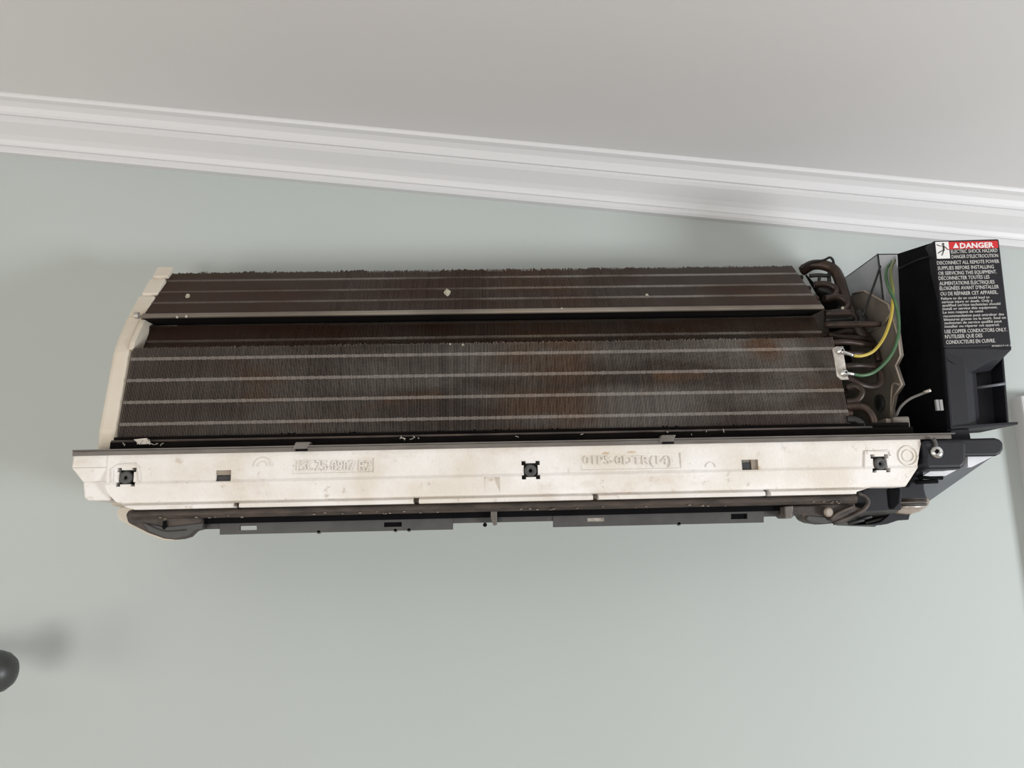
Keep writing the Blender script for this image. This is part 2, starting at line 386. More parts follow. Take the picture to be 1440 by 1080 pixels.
# holes through the foam
cut = []
bosses = [(177.5, 671), (746.5, 661), (1238, 651.5)]
def rect(px0, px1, py0, py1, Y=YF):
    a = P(px0, py1, Y); b = P(px1, py0, Y); return a.x, b.x, a.z, b.z
for bx, by in bosses:
    c = P(bx, by, YF); h = .0072
    cut.append((c.x-h, c.x+h, c.z-h, c.z+h, .012))
    for sx in (-1, 1):
        for sz in (-1, 1):
            cut.append((c.x+sx*h-.0022, c.x+sx*h+.0022, c.z+sz*h-.0022, c.z+sz*h+.0022, .011))
for r in [(303, 325, 661, 677), (1044, 1066, 646, 661), (681, 703, 671, 696)]:
    x0, x1, z0, z1 = rect(*r); cut.append((x0, x1, z0, z1, .008 if r[0] < 600 or r[0] > 1000 else .003))
for px, py in [(332, 711), (585, 704), (838, 698.5), (1080, 692.5)]:
    c = P(px, py, YF); cut.append((c.x-.003, c.x+.003, zb-.01, c.z+.003, .02))
x0, x1, z0, z1 = rect(411, 526, 644, 666); cut.append((x0, x1, z0, z1, .0013))
x0, x1, z0, z1 = rect(817, 957, 636.5, 661); cut.append((x0, x1, z0, z1, .0013))
def apply_cuts(o, cuts):
    for k, (x0, x1, z0, z1, dp) in enumerate(cuts):
        c = MB(); c.box(x0, x1, YF-.01, YF+dp, z0, z1); co = c.build('cutter', M['foam'])
        md = o.modifiers.new('cut', 'BOOLEAN'); md.operation = 'DIFFERENCE'; md.object = co; md.solver = 'EXACT'
        dg = bpy.context.evaluated_depsgraph_get(); dg.update()
        me = bpy.data.meshes.new_from_object(o.evaluated_get(dg))
        o.modifiers.clear(); old = o.data; o.data = me; bpy.data.meshes.remove(old); bpy.data.objects.remove(co)
apply_cuts(pan, cut)
def corner_cut(o, px):
    c = MB(); c.front([xz(a, b, YF) for a, b in px], YF-.02, -.12); co = c.build('cutter', M['foam'])
    md = o.modifiers.new('cut', 'BOOLEAN'); md.operation = 'DIFFERENCE'; md.object = co; md.solver = 'EXACT'
    dg = bpy.context.evaluated_depsgraph_get(); dg.update()
    me = bpy.data.meshes.new_from_object(o.evaluated_get(dg))
    o.modifiers.clear(); old = o.data; o.data = me; bpy.data.meshes.remove(old); bpy.data.objects.remove(co)
corner_cut(pan, [(1206, 691), (1229, 684.5), (1276, 684), (1290, 657), (1292, 640), (1296, 619), (1296, 610), (1330, 610), (1330, 730), (1204, 730), (1204, 692)])
corner_cut(pan, [(190, 717), (177, 713), (160, 705), (152, 695), (146, 680), (130, 680), (130, 740), (192, 740)])
pan.modifiers.new('edge', 'BEVEL').width = .0006
# right end block with its cut-off corner, left end blocks
w = MB()
def rg(pts): return [P(*p) for p in pts]
w.hexa(rg([(104, 640, YF+.001), (156, 639, YF+.001), (156, 657, YF+.001), (101, 658, YF+.001)]), rg([(112, 640, YF+.07), (160, 639, YF+.07), (160, 657, YF+.07), (112, 658, YF+.07)]))
w.build('end_block', M['foam'], pan, bevel=.0012)
w = MB()
w.hexa(rg([(101, 658, YF+.0005), (156, 657, YF+.0005), (152, 677, YF+.005), (117, 678, YF+.005)]), rg([(113, 658, YF+.07), (160, 657, YF+.07), (160, 677, YF+.07), (122, 678, YF+.07)]))
w.build('end_block', M['foam'], pan, bevel=.001)
w = MB(); w.pfront([(116, 677), (156, 676), (156, 704), (122, 704), (118, 699)], YF+.006, .06); w.build('end_block', M['foam'], pan, bevel=.002)
for k, (bx, by) in enumerate(bosses):
    c = P(bx, by, YF); host = pan
    w = MB(); w.box(c.x-.0094, c.x+.0094, YF+.009, YF+.013, c.z-.0094, c.z+.0094); w.build('screw_socket', M['dark'], pan)
    w = MB(); w.lathe((c.x-.0004, YF+.009, c.z-.0006), (0, -1, 0), [(0, .0062), (.0095, .0062), (.0100, .0058), (.0101, .0020), (.0070, .0018)], 24)
    so = w.build('screw_post', M['grey'], pan)
    w = MB(); w.lathe((c.x-.0004, YF+.002, c.z-.0006), (0, -1, 0), [(0, .0017), (.0012, .0017)], 12); w.build('post_hole', M['black'], pan)
# slot fillers (dark lower halves) and the beige plug
for r, mm in [((303, 325, 669, 677), 'dark'), ((1044, 1058, 650, 661), 'dark')]:
    x0, x1, z0, z1 = rect(*r); w = MB(); w.box(x0+.0006, x1-.0006, YF+.003, YF+.0085, z0+.0004, z1); w.build('slot_clip', M[mm], pan)
x0, x1, z0, z1 = rect(303, 325, 661, 668); w = MB(); w.box(x0, x1, YF+.002, YF+.0085, z0, z1); w.build('slot_clip', M['beige'], pan, label='beige clip in the slot')
x0, x1, z0, z1 = rect(1058, 1066, 646, 661); w = MB(); w.box(x0, x1, YF+.002, YF+.0085, z0, z1); w.build('slot_clip', M['beige'], pan, label='beige clip in the slot')
# moulded circles
def ring(px, py, r, a0=0, a1=360, tr=.0006):
    c = P(px, py, YF); pts = [(c.x+r*math.cos(R(a)), YF-.0002, c.z+r*math.sin(R(a))) for a in range(a0, a1+1, 15)]
    w = MB(); w.tube(pts, tr, 6, 1); w.build('moulded_ring', M['foam'], pan)
ring(370, 656, .0088, 0, 180, .0009); ring(370, 656, .0048, 0, 180); ring(1277, 641, .0100, 0, 360, .0009); ring(1277, 641, .0060); ring(1000, 657, .005, 0, 180)
# raised square frame round the outer screw holes
for (pts) in ([(158, 679), (158, 660), (166, 654), (190, 652), (195, 657), (197, 676)], [(1216, 660), (1216, 635), (1250, 634), (1253, 641)]):
    w = MB(); w.tube([P(a, b, YF)+Vector((0, -.0002, 0)) for a, b in pts], .0011, 6, 1); w.build('moulded_frame', M['foam'], pan)
# moulded lettering
def emboss(body, px0, px1, pyc, ph):
    me = text_mesh(body, 1.0, 0.0, 0.03)
    xs = [v.co.x for v in me.vertices]; ys = [v.co.y for v in me.vertices]
    a = P(px0, pyc, YF); b = P(px1, pyc, YF); H = ph*.00073
    w0, w1, h0, h1 = min(xs), max(xs), min(ys), max(ys)
    for v in me.vertices:
        u = (v.co.x-w0)/(w1-w0); q = (v.co.y-h0)/(h1-h0)-.5
        v.co = Vector((a.x+(b.x-a.x)*u, YF+.0009-(.0009 if v.co.z > 0 else 0), a.z+(b.z-a.z)*u+q*H*1.0))
    me.materials.clear(); me.materials.append(M['foam'])
    o = bpy.data.objects.new('moulded_lettering', me); COL.objects.link(o); o.parent = pan
    return o
emboss('15C25-0907 R2', 418, 522, 655, 15)
emboss('01PS-0DTR(14)', 821, 945, 649, 16)
# grime on the foam
def stain(px, py, sx, sz, m):
    c = P(px, py, YF); w = MB(); n = 18
    pts = [(c.x+sx*math.cos(2*math.pi*i/n)*random.uniform(.7, 1.1), c.z+sz*math.sin(2*math.pi*i/n)*random.uniform(.7, 1.1)) for i in range(n)]
    w.front(pts, YF-.0004, YF+.0006); w.build('rust_stain', m, pan)
M['rust'] = mat('rust_stain', (0.48, 0.34, 0.21), 0.9, noise=(0.62, 0.52, 0.40), scale=150)
stain(853, 637.5, .004, .0012, M['rust']); stain(889, 636, .005, .0011, M['rust']); stain(1068, 659, .0012, .002, M['rust']); stain(681, 672, .001, .001, M['rust'])

# taupe flange along the top of the pan
w = MB(); a = P(103, 631, YF); b = P(1342, 611, YF)
w.along([(YF-.0012, zt), (YF-.0012, zt+.0042), (YF+.001, zt+.0058), (-.16, zt+.0058), (-.16, zt)], a.x, b.x-.004)
fl = w.build('pan_flange', M['flange'], AC, bevel=.0006)
w = MB(); w.along([(YF-.0018, zt+.0048), (YF-.0018, zt+.0060), (YF+.004, zt+.0060), (YF+.004, zt+.0048)], a.x, b.x); w.build('flange_lip', M['flange'], fl)
for px, py in [(424, 629), (939, 617)]:
    c = P(px, py, YF-.002); w = MB(); w.hexa([(c.x-.010, YF-.002, zt+.001), (c.x+.004, YF-.002, zt+.001), (c.x+.009, YF-.002, zt+.0095), (c.x-.006, YF-.002, zt+.0095)], [(c.x-.010, YF+.01, zt+.001), (c.x+.004, YF+.01, zt+.001), (c.x+.009, YF+.01, zt+.0095), (c.x-.006, YF+.01, zt+.0095)])
    w.build('latch', M['flange'], fl, bevel=.0006)
    w = MB(); w.box(c.x-.006, c.x+.006, YF-.0028, YF+.001, zt+.0002, zt+.0022); w.build('latch_slot', M['black'], fl)

# --- air outlet under the pan
YO = -.206
oz = lambda py: P(700, py, YO).z
w = MB(); w.along([(YO+.003, oz(706)), (YO-.002, oz(709)), (YO-.003, oz(714)), (YO+.001, oz(719)), (YO+.03, oz(719)), (YO+.03, oz(700))], P(184, 720, YO).x, P(1205, 700, YO).x)
ou = w.build('air_outlet', M['dirty'], AC, bevel=.001)
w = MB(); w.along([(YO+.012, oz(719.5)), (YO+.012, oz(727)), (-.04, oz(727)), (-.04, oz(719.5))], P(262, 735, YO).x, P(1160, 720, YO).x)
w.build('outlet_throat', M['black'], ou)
w = MB()
for i in range(45):
    px = random.uniform(215, 1190); py = 717.2-.0228*(px-700)+random.uniform(-1.5, 2.0)
    c = P(px, py, YO-.0032); s = random.uniform(.0003, .0008)
    w.box(c.x-s*1.6, c.x+s*1.6, YO-.0036, YO-.001, c.z-s*.5, c.z+s*.5)
w.build('dust', M['beige'], ou, kind='stuff')
# outlet vane: two deep boards joined by a thinner strip
YV = -.190
def vane_y(px, off): return off-.0225*(px-700)
def vane(px0, px1, o0, o1, holes):
    w = MB()
    edges = [px0]+[e for h in holes for e in (h[0], h[1])]+[px1]
    o = None
    def seg(x0, x1, t, b, mb): mb.pfront([(x0, vane_y(x0, t)), (x1, vane_y(x1, t)), (x1, vane_y(x1, b)), (x0, vane_y(x0, b))], YV, .004)
    prev = px0
    for (h0, h1, t, b, mm) in holes:
        seg(prev, h0, o0, o1, w); seg(h0, h1, o0, t, w); seg(h0, h1, b, o1, w); prev = h1
    seg(prev, px1, o0, o1, w)
    o = w.build('outlet_vane', M['grey'], AC)
    for (h0, h1, t, b, mm) in holes:
        if mm:
            w = MB(); w.pfront([(h0, vane_y(h0, t)), (h1, vane_y(h1, t)), (h1, vane_y(h1, b)), (h0, vane_y(h0, b))], YV+.002, .004); w.build('slot_backing', M[mm], o)
    return o
vane(309, 637, 726.0, 743.2, [(337, 361, 730.5, 737.5, None), (540, 565, 731, 737.5, 'black')])
vane(778, 1074, 726.0, 743.2, [(826, 850, 731.5, 737.0, 'zinc'), (1028, 1051, 730, 737.5, 'black')])
for (x0, x1, t, b) in [(637, 778, 727.0, 734.5), (1074, 1100, 727, 735), (284, 309, 727, 735)]:
    w = MB(); w.pfront([(x0, vane_y(x0, t)), (x1, vane_y(x1, t)), (x1, vane_y(x1, b)), (x0, vane_y(x0, b))], YV+.001, .004)
    w.build('vane_strip', M['grey'], AC)
w = MB(); w.pfront([(690, 718), (699, 718), (699, 738), (694, 739), (690, 728)], YV-.010, .014); w.build('vane_hinge', M['flange'], AC, bevel=.0006, label='pale hinge post in the middle of the vane')
w = MB(); w.lathe(P(682, 738, YV-.001), (0, 1, 0), [(0, .0022), (.004, .0022)], 12); w.build('hinge_pin', M['black'], AC)
for px, py in [(556, 746.0), (575, 745.4), (448, 748.4), (955, 736.8)]:
    w = MB(); c = P(px, py, YV); w.lathe(c, (0, 1, 0), [(0, .0018), (.004, .0018)], 12); w.build('vane_stud', M['grey'], AC)
# left end cap with cream skin behind it
cap = [(176, 724), (179, 718), (186, 716), (262, 713.5), (284, 727), (284, 745), (275, 746), (266, 755), (256, 758), (245, 759), (230, 757.5), (209, 750), (179, 735)]
w = MB(); w.pfront(cap, -.200, .012); lc = w.build('outlet_end_cap', M['dirty'], AC, bevel=.003)
w = MB(); w.pfront([(200, 735), (232, 741), (262, 738), (285, 735), (284, 744), (275, 745), (265, 753.5), (245, 757.5), (230, 755.5), (210, 747.5)], -.202, .004); w.build('cap_panel', M['grey'], lc, bevel=.001)
w = MB(); w.pfront([(229, 733), (233, 732), (233.5, 740), (231, 744.5), (228, 743)], -.2035, .002); w.build('cap_slot', M['black'], lc)
w = MB(); w.tube([P(207, 737, -.2025), P(222, 744, -.2025), P(236, 747, -.2025), P(262, 745, -.2025)], .0006, 6, 4); w.build('cap_rib', M['dark'], lc)
w = MB(); w.pfront([(166, 713), (180, 712), (230, 715), (246, 757), (243, 760.5), (229, 759.5), (207, 752), (176, 736), (167, 731), (164, 724)], -.187, .02); w.build('outlet_skin', M['cream'], AC, bevel=.002, label='cream outer skin edge')
# right end cap
w = MB(); w.pfront([(1098, 712), (1203, 707), (1203, 712), (1216, 716), (1172, 736), (1156, 737.5), (1140, 735), (1131, 731), (1127, 724), (1117, 724), (1115, 729), (1103, 729), (1098, 724)], -.197, .02)
rc = w.build('outlet_end_cap', M['dirty'], AC, bevel=.002)
w = MB(); w.pfront([(1136, 725), (1160, 727), (1168, 734.5), (1156, 736.5), (1140, 734), (1134, 730)], -.199, .004); w.build('cap_panel', M['grey'], rc, bevel=.001)
w = MB(); w.lathe(P(1164, 720, -.200), (.15, -1, -.1), [(0, .0052), (.002, .0050), (.0032, .003)], 20); w.build('drain_plug', M['beige'], rc, label='pale oval plug')
w = MB(); w.tube([P(1206, 694, -.201), P(1216, 698, -.200), P(1221, 706, -.199), P(1214, 717, -.198), P(1195, 727, -.197), P(1172, 736, -.196)], .0022, 8, 5); w.build('cap_rim', M['dirty'], rc)
w = MB(); w.tube([P(1168, 731, -.2), P(1178, 722, -.2), P(1200, 712, -.2)], .002, 8, 4); w.build('cap_rib', M['dirty'], rc)
w = MB(); w.pfront([(1104, 712), (1116, 711), (1114, 729), (1105, 729)], -.2015, .006); w.build('cap_lug', M['flange'], rc, bevel=.001)

# --- vane motor housing to the right of the outlet
w = MB(); w.pfront([(1212, 690), (1229, 684), (1268, 683), (1268, 717), (1216, 719), (1222, 706)], -.186, .12); mh = w.build('motor_housing', M['navy'], AC, bevel=.001)
w = MB(); w.pfront([(1247, 686), (1268, 685), (1266, 708), (1258, 717), (1250, 717)], -.1875, .006); w.build('motor_opening', M['black'], mh, bevel=.003)
w = MB(); w.hexa(rg([(1214, 717, -.186), (1262, 717, -.186), (1262, 718.5, -.184), (1214, 719, -.184)]), rg([(1176, 737, -.10), (1232, 738, -.09), (1230, 741, -.085), (1176, 739, -.095)]))
w.build('motor_tray', M['grey'], mh)
w = MB()
for (a, b) in [((1198, 727), (1214, 723)), ((1205, 732), (1226, 726)), ((1218, 736), (1246, 728)), ((1192, 736), (1215, 731))]:
    w.tube([P(*a, -.155), P(*b, -.16)], .0018, 6, 1)
w.build('tray_ribs', M['dark'], mh)
w = MB(); w.pfront([(1222, 738), (1238, 734), (1246, 728), (1252, 722), (1286, 719), (1296, 716), (1280, 724), (1278, 731), (1263, 732), (1248, 737), (1238, 738.5)], -.165, .05); w.build('motor_bracket', M['navy'], mh, bevel=.001)
w = MB(); w.pfront([(1266, 700), (1304, 699), (1309, 704), (1306, 712), (1295, 719), (1282, 723), (1262, 721), (1264, 712)], -.178, .04); cb = w.build('connector', M['beige'], mh, bevel=.0015)
for yy, mm in [(701.5, 'dirty'), (705.0, 'dirty'), (709.5, 'grey'), (713, 'zinc')]:
    w = MB(); w.tube([P(1268, yy, -.179), P(1303, yy-.8, -.179)], .0012, 6, 1); w.build('connector_wire', M[mm], cb)

# --- right-hand end of the chassis: sloping underside, block with screw, rounded arm
w = MB()
w.hexa(rg([(1292, 655, -.185), (1400, 640, -.185), (1408, 628, -.185), (1292, 628, -.185)]), rg([(1240, 712, -.030), (1292, 716, -.030), (1300, 690, -.030), (1240, 690, -.030)]))
se = w.build('chassis_end', M['slate'], AC, bevel=.002)
w = MB(); w.pfront([(1278, 684), (1291, 658), (1298, 655), (1300, 688), (1303, 700), (1266, 701), (1266, 684)], -.183, .08); w.build('dark_gusset', M['navy'], se, bevel=.001)
w = MB(); w.pfront([(1345, 617), (1400, 615.5), (1407, 617.5), (1411.5, 623), (1411.5, 632), (1408, 638), (1402, 641), (1345, 642)], -.196, .03); w.build('rounded_arm', M['navy'], se, bevel=.004, seg=3)
w = MB(); w.pfront([(1297, 619), (1352, 617), (1360, 621), (1360, 650), (1357, 656), (1352, 659), (1303, 660), (1299, 652), (1300, 640)], -.219, .045); sb = w.build('corner_block', M['navy'], se, bevel=.004, seg=3)
w = MB(); w.pfront([(1361, 641.5), (1398, 641), (1380, 650), (1366, 657), (1361, 657)], -.190, .004); w.build('painted_reflection', M['sheen'], se, label='pale patch painted as a reflection under the arm')  # flat pale patch, the reflection is put into its colour
w = MB(); w.pfront([(1308, 663), (1345, 661), (1330, 669), (1296, 670)], -.187, .003); w.build('painted_reflection', M['sheen'], se, label='pale patch painted as a reflection under the corner block')
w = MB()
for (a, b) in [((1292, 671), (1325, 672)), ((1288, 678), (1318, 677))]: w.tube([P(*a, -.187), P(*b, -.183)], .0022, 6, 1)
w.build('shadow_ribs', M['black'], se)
w = MB(); c = P(1317, 636, -.219); w.lathe(c+Vector((0, .001, 0)), (-.05, -1, .02), [(0, .0066), (.002, .0066), (.0036, .0056), (.0046, .0036), (.0049, .0022), (.0036, .0016)], 24); sc = w.build('screw', M['chrome'], AC, label='bright cross-head screw in the corner block')
w = MB(); k = P(1318.5, 634.5, -.2242)
w.box(k.x-.0022, k.x+.0022, -.2246, -.2225, k.z-.0006, k.z+.0006); w.box(k.x-.0006, k.x+.0006, -.2246, -.2225, k.z-.0022, k.z+.0022); w.build('cross_slot', M['black'], sc)
w = MB(); w.tube([P(1312, 617, -.2195), P(1315, 622, -.2195), P(1316, 630, -.2195)], .0022, 8, 3); w.build('screw_lug', M['grey'], se)

# --- side plate inside the unit, right of the coil
XS = 0.462
sp = [(1190, 425), (1199, 413), (1215, 409), (1249, 428), (1262, 470), (1266, 500), (1259, 514), (1268, 541), (1258, 556), (1254, 575), (1256, 596), (1262, 612), (1180, 612)]
w = MB(); pr = [PX(a, b, XS) for a, b in sp]
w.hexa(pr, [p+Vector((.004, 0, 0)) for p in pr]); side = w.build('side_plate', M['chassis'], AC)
w = MB(); w.tube([PX(a, b, XS-.0006) for a, b in sp[1:11]], .0012, 6, 1); w.build('plate_rim', M['beige'], side)
w = MB(); w.tube([PX(a, b, XS-.001) for a, b in [(1254, 594), (1253, 575), (1254, 548), (1257, 539), (1265, 541)]], .0014, 6, 4); w.build('plate_rib', M['beige'], side)
w = MB(); w.tube([PX(1255, 436, XS-.001), PX(1246, 452, XS-.001), PX(1222, 470, XS-.001)], .001, 6, 1); w.build('plate_rib', M['beige'], side)
w = MB(); w.pfront([(1256, 586), (1279, 585), (1282, 608), (1257, 609)], -.185, .03); w.build('terminal_block', M['chassis'], AC, bevel=.002)
w = MB(); w.pfront([(1246, 588), (1257, 590), (1257, 609), (1247, 609)], -.180, .03); w.build('terminal_block', M['beige'], AC, bevel=.001)
w = MB(); w.lathe(PX(1238, 567, XS-.001), (-1, 0, 0), [(0, .010), (.002, .010), (.003, .004)], 20); w.build('rubber_grommet', M['rubber'], side)

# --- copper pipework at the right end of the coil
def pipe(pts, r, name='copper_pipe', m='copper', k=6, n=10, taper=None):
    w = MB(); w.tube([P(*p) for p in pts], r, n, k, taper); return w.build(name, M[m], AC)
pipe([(1190, 545, -.181), (1203, 543, -.184), (1212, 551, -.187), (1206, 562, -.186), (1190, 565, -.182)], .0036, 'return_bend')
pipe([(1185, 531, -.176), (1196, 534, -.178), (1212, 542, -.178), (1229, 544, -.172), (1238, 538, -.168), (1237, 522, -.162)], .0036, 'return_bend')
pipe([(1190, 572, -.182), (1206, 571, -.185), (1219, 576, -.186), (1228, 590, -.186), (1229, 612, -.184)], .0042, 'return_bend')
pipe([(1190, 590, -.187), (1203, 591, -.188), (1213, 599, -.189), (1216, 614, -.189)], .0042, 'return_bend', 'rubber')
pipe([(1190, 604, -.186), (1211, 603, -.187)], .0034, 'pipe_stub', 'grey', k=1)
pipe([(1165, 482, -.160), (1190, 481, -.160), (1214, 484, -.155), (1232, 487, -.145)], .0034)
pipe([(1180, 497, -.165), (1205, 497, -.160), (1222, 500, -.150)], .0030)
pipe([(1185, 515, -.168), (1210, 514, -.166), (1236, 516, -.150)], .0034)
pipe([(1160, 457, -.150), (1205, 456, -.160), (1226, 456, -.165), (1238, 456, -.166)], .0042, 'pipe_stub', k=4, taper=(1, .72))
pipe([(1160, 441, -.146), (1185, 440, -.148), (1196, 440, -.148)], .0042, 'pipe_stub', k=3)
pipe([(1160, 450, -.138), (1180, 449, -.140), (1200, 447, -.140)], .0040, 'pipe_stub', 'rubber', k=3)
pipe([(1165, 470, -.140), (1185, 474, -.142), (1210, 476, -.145), (1226, 480, -.14)], .0034)
pipe([(1165, 475, -.128), (1190, 466, -.130), (1215, 470, -.13), (1230, 488, -.135), (1236, 508, -.14)], .0040)
# dark riser and capillaries at the top
pipe([(1128, 381, -.060), (1142, 373, -.072), (1158, 373, -.080), (1172, 379, -.086), (1180, 392, -.095), (1187, 415, -.108), (1194, 436, -.122), (1203, 456, -.132), (1215, 478, -.135)], .0068, 'riser_pipe')
pipe([(1127, 374, -.078), (1140, 369, -.082), (1158, 366, -.084), (1167, 362, -.085), (1172, 368, -.087), (1173, 383, -.090), (1175, 398, -.095)], .0016, 'capillary_tube', 'rubber', k=4)
pipe([(1138, 388, -.085), (1152, 387, -.090), (1166, 388, -.093)], .0026, 'return_bend', 'rubber', k=4)
pipe([(1153, 386, -.09), (1151, 398, -.092)], .0020, 'pipe_clip', 'rubber', k=1)
pipe([(1166, 384, -.09), (1166, 400, -.092)], .0024, 'pipe_clip', 'rubber', k=1)
w = MB(); w.pfront([(1134, 386), (1146, 399), (1172, 400), (1188, 425), (1204, 455), (1222, 480), (1236, 510), (1170, 512), (1166, 440)], -.068, .004); w.build('tube_sheet', M['core'], AC)
pipe([(1145, 400, -.100), (1163, 400, -.103), (1176, 408, -.106), (1171, 419, -.116), (1158, 420, -.118)], .0042, 'return_bend')
pipe([(1160, 420, -.120), (1180, 418, -.122), (1192, 428, -.126), (1186, 438, -.135), (1170, 440, -.138)], .0042, 'return_bend')
pipe([(1127, 375, -.079), (1131, 377, -.080)], .0036, 'pipe_clip', k=1)
pipe([(1150, 405, -.085), (1168, 412, -.09), (1185, 425, -.095), (1196, 440, -.105)], .0060, 'riser_pipe', 'rubber')
pipe([(1176, 436, -.110), (1190, 445, -.115), (1206, 452, -.12)], .0060, 'riser_pipe', 'rubber')
pipe([(1206, 440, -.13), (1212, 447, -.135), (1213, 456, -.14)], .0060, 'sensor_holder', 'rubber', k=3)
pipe([(1213, 446, -.150), (1222, 420, -.152), (1231, 395, -.152), (1238, 374, -.150)], .0013, 'sensor_lead', 'rubber', k=3)

# --- earth bracket with its two screws and ring terminals
YB = -.192
w = MB(); w.pfront([(1170.5, 490), (1176, 487), (1186, 487), (1187, 500), (1189, 512), (1191, 526), (1194, 533.5), (1183, 534), (1177, 529), (1174, 510), (1172.5, 500)], YB, .0018)
eb = w.build('earth_bracket', M['zinc'], AC, bevel=.0005)
for (a, b) in [((1181, 493.5), (1200, 500)), ((1186, 524.5), (1201, 526.5))]:
    c = P(*a, YB)
    w = MB(); w.lathe(c+Vector((.0008, .0, 0)), (.25, -1, .1), [(-.002, .0046), (.0012, .0046), (.0013, .0034), (.003, .0032), (.0036, .002)], 18); w.build('terminal_screw', M['chrome'], eb)
    w = MB(); w.lathe(c+Vector((.0016, -.0036, .0002)), (.25, -1, .1), [(-.001, .0012), (.0004, .0012)], 10); w.build('screw_recess', M['black'], eb)
    w = MB(); w.tube([P(a[0]+2, a[1]+1, YB-.002), P(a[0]*.5+b[0]*.5, a[1]*.5+b[1]*.5, YB-.002), P(b[0], b[1], YB-.001)], .0020, 8, 3); w.build('ring_terminal', M['chrome'], eb)
def wire(pts, r, m, label=None):
    w = MB(); w.tube([P(*p) for p in pts], r, 10, 6); return w.build('earth_wire', M[m], AC, label=label)
wire([(1199, 500, YB-.001), (1212, 500.5, YB), (1228, 494, YB+.002), (1241, 478, YB+.006), (1249, 460, YB+.01), (1254, 440, YB+.013), (1255.5, 420, YB+.015)], .00175, 'yellow', 'yellow insulated wire')
wire([(1255.5, 422, YB+.015), (1255.5, 405, YB+.016), (1252.5, 388, YB+.02), (1254, 374, YB+.03), (1258, 366, YB+.05)], .00175, 'olive', 'yellow-green end of the wire')
wire([(1200, 526.5, YB-.001), (1213, 528, YB), (1228, 524, YB+.002), (1243, 512, YB+.006), (1255, 496, YB+.008), (1262, 477, YB+.01), (1264, 456, YB+.012), (1262, 437, YB+.013), (1257, 420, YB+.013), (1250, 405, YB+.018), (1246, 390, YB+.024), (1247, 377, YB+.034), (1254, 368, YB+.05)], .0018, 'green', 'green insulated wire')

# --- steel bracket between coil and control box
YS = -.128
w = MB(); a = P(1234, 357, YS); b = P(1264, 357, YS); lo = P(1250, 470, YS)
w.box(a.x, b.x, YS, YS+.0015, lo.z, a.z); w.box(a.x, a.x+.0015, YS, -.012, lo.z, a.z)
w.box(a.x, b.x, YS, -.012, a.z-.0012, a.z)
stl = w.build('steel_bracket', M['steel'], AC)
w = MB(); w.tube([(a.x, YS, lo.z), (a.x, YS, a.z)], .0009, 6, 1); w.build('bracket_fold', M['dark'], stl)

# --- control box with its warning label
YC, YCR = -.200, -.206
TL, TR_, BL, BR = P(1313, 338, YC), P(1405.5, 335.5, YCR), P(1328, 490, YC), P(1423, 486.5, YCR)
LL, LR = P(1337, 603, YC), P(1432, 597, YCR)
def back(p, d): return Vector((p.x, p.y+d, p.z))
DB = .066
w = MB()
w.hexa([TL, TR_, BR, BL], [back(TL, DB), back(TR_, DB), back(BR, DB), back(BL, DB)])
box = w.build('control_box', M['navy'], AC, bevel=.0022, seg=3)
# open cable pocket below the label: back, left block, right wall, floor, sloping lip
def mixp(a, b, t): return a*(1-t)+b*t
w = MB(); q = [mixp(BL, LL, .0), mixp(BR, LR, .0), LR, LL]
w.hexa([back(p, .034) for p in q], [back(p, DB) for p in q])
w.build('pocket_back', M['navy'], box)
w = MB(); l0, l1 = mixp(BL, LL, .0), LL
lw = [l0, mixp(l0, mixp(BR, LR, 0), .05), mixp(LL, LR, .05), l1]
w.hexa(lw, [back(p, DB) for p in lw]); w.build('pocket_wall', M['navy'], box, bevel=.001)
w = MB()   # inner face of the pocket, curving back to the right
cur = [(.04, .001), (.30, .003), (.45, .008), (.57, .015), (.66, .026), (.71, .040), (.72, .052)]
def pk(u, v, dd): return back(mixp(mixp(BL, BR, u), mixp(LL, LR, u), v), dd)
w.hexa([pk(u, .10, dd) for u, dd in cur]+[pk(.04, .10, .052)], [pk(u, .975, dd) for u, dd in cur]+[pk(.04, .975, .052)])
w.build('pocket_panel', M['navy'], box)
w = MB(); rw = [mixp(BL, BR, .965), BR, LR, mixp(LL, LR, .965)]
rw[0] = mixp(mixp(BL, LL, .06), mixp(BR, LR, .06), .965); rw[1] = mixp(BR, LR, .06)
w.hexa([back(p, .014) for p in rw], [back(p, DB) for p in rw]); w.build('pocket_wall', M['navy'], box, bevel=.0008)
w = MB(); fl_ = [mixp(BL, LL, .965), mixp(BR, LR, .965), LR, LL]
w.hexa(fl_, [back(p, DB) for p in fl_]); w.build('pocket_floor', M['navy'], box, bevel=.0006)
w = MB(); top = [BL, BR, pk(.985, .05, .0), pk(.80, .27, .016), pk(.40, .31, .006), pk(.04, .15, -.0005)]
w.hexa([back(BL, .001), back(BR, .001)]+top[2:], [back(p, .05) for p in top]); w.build('sloping_lip', M['navy'], box)
w = MB(); w.tube([pk(.62, .475, .021), pk(.975, .455, .012)], .0016, 8, 1); w.build('pocket_rib', M['slate'], box)
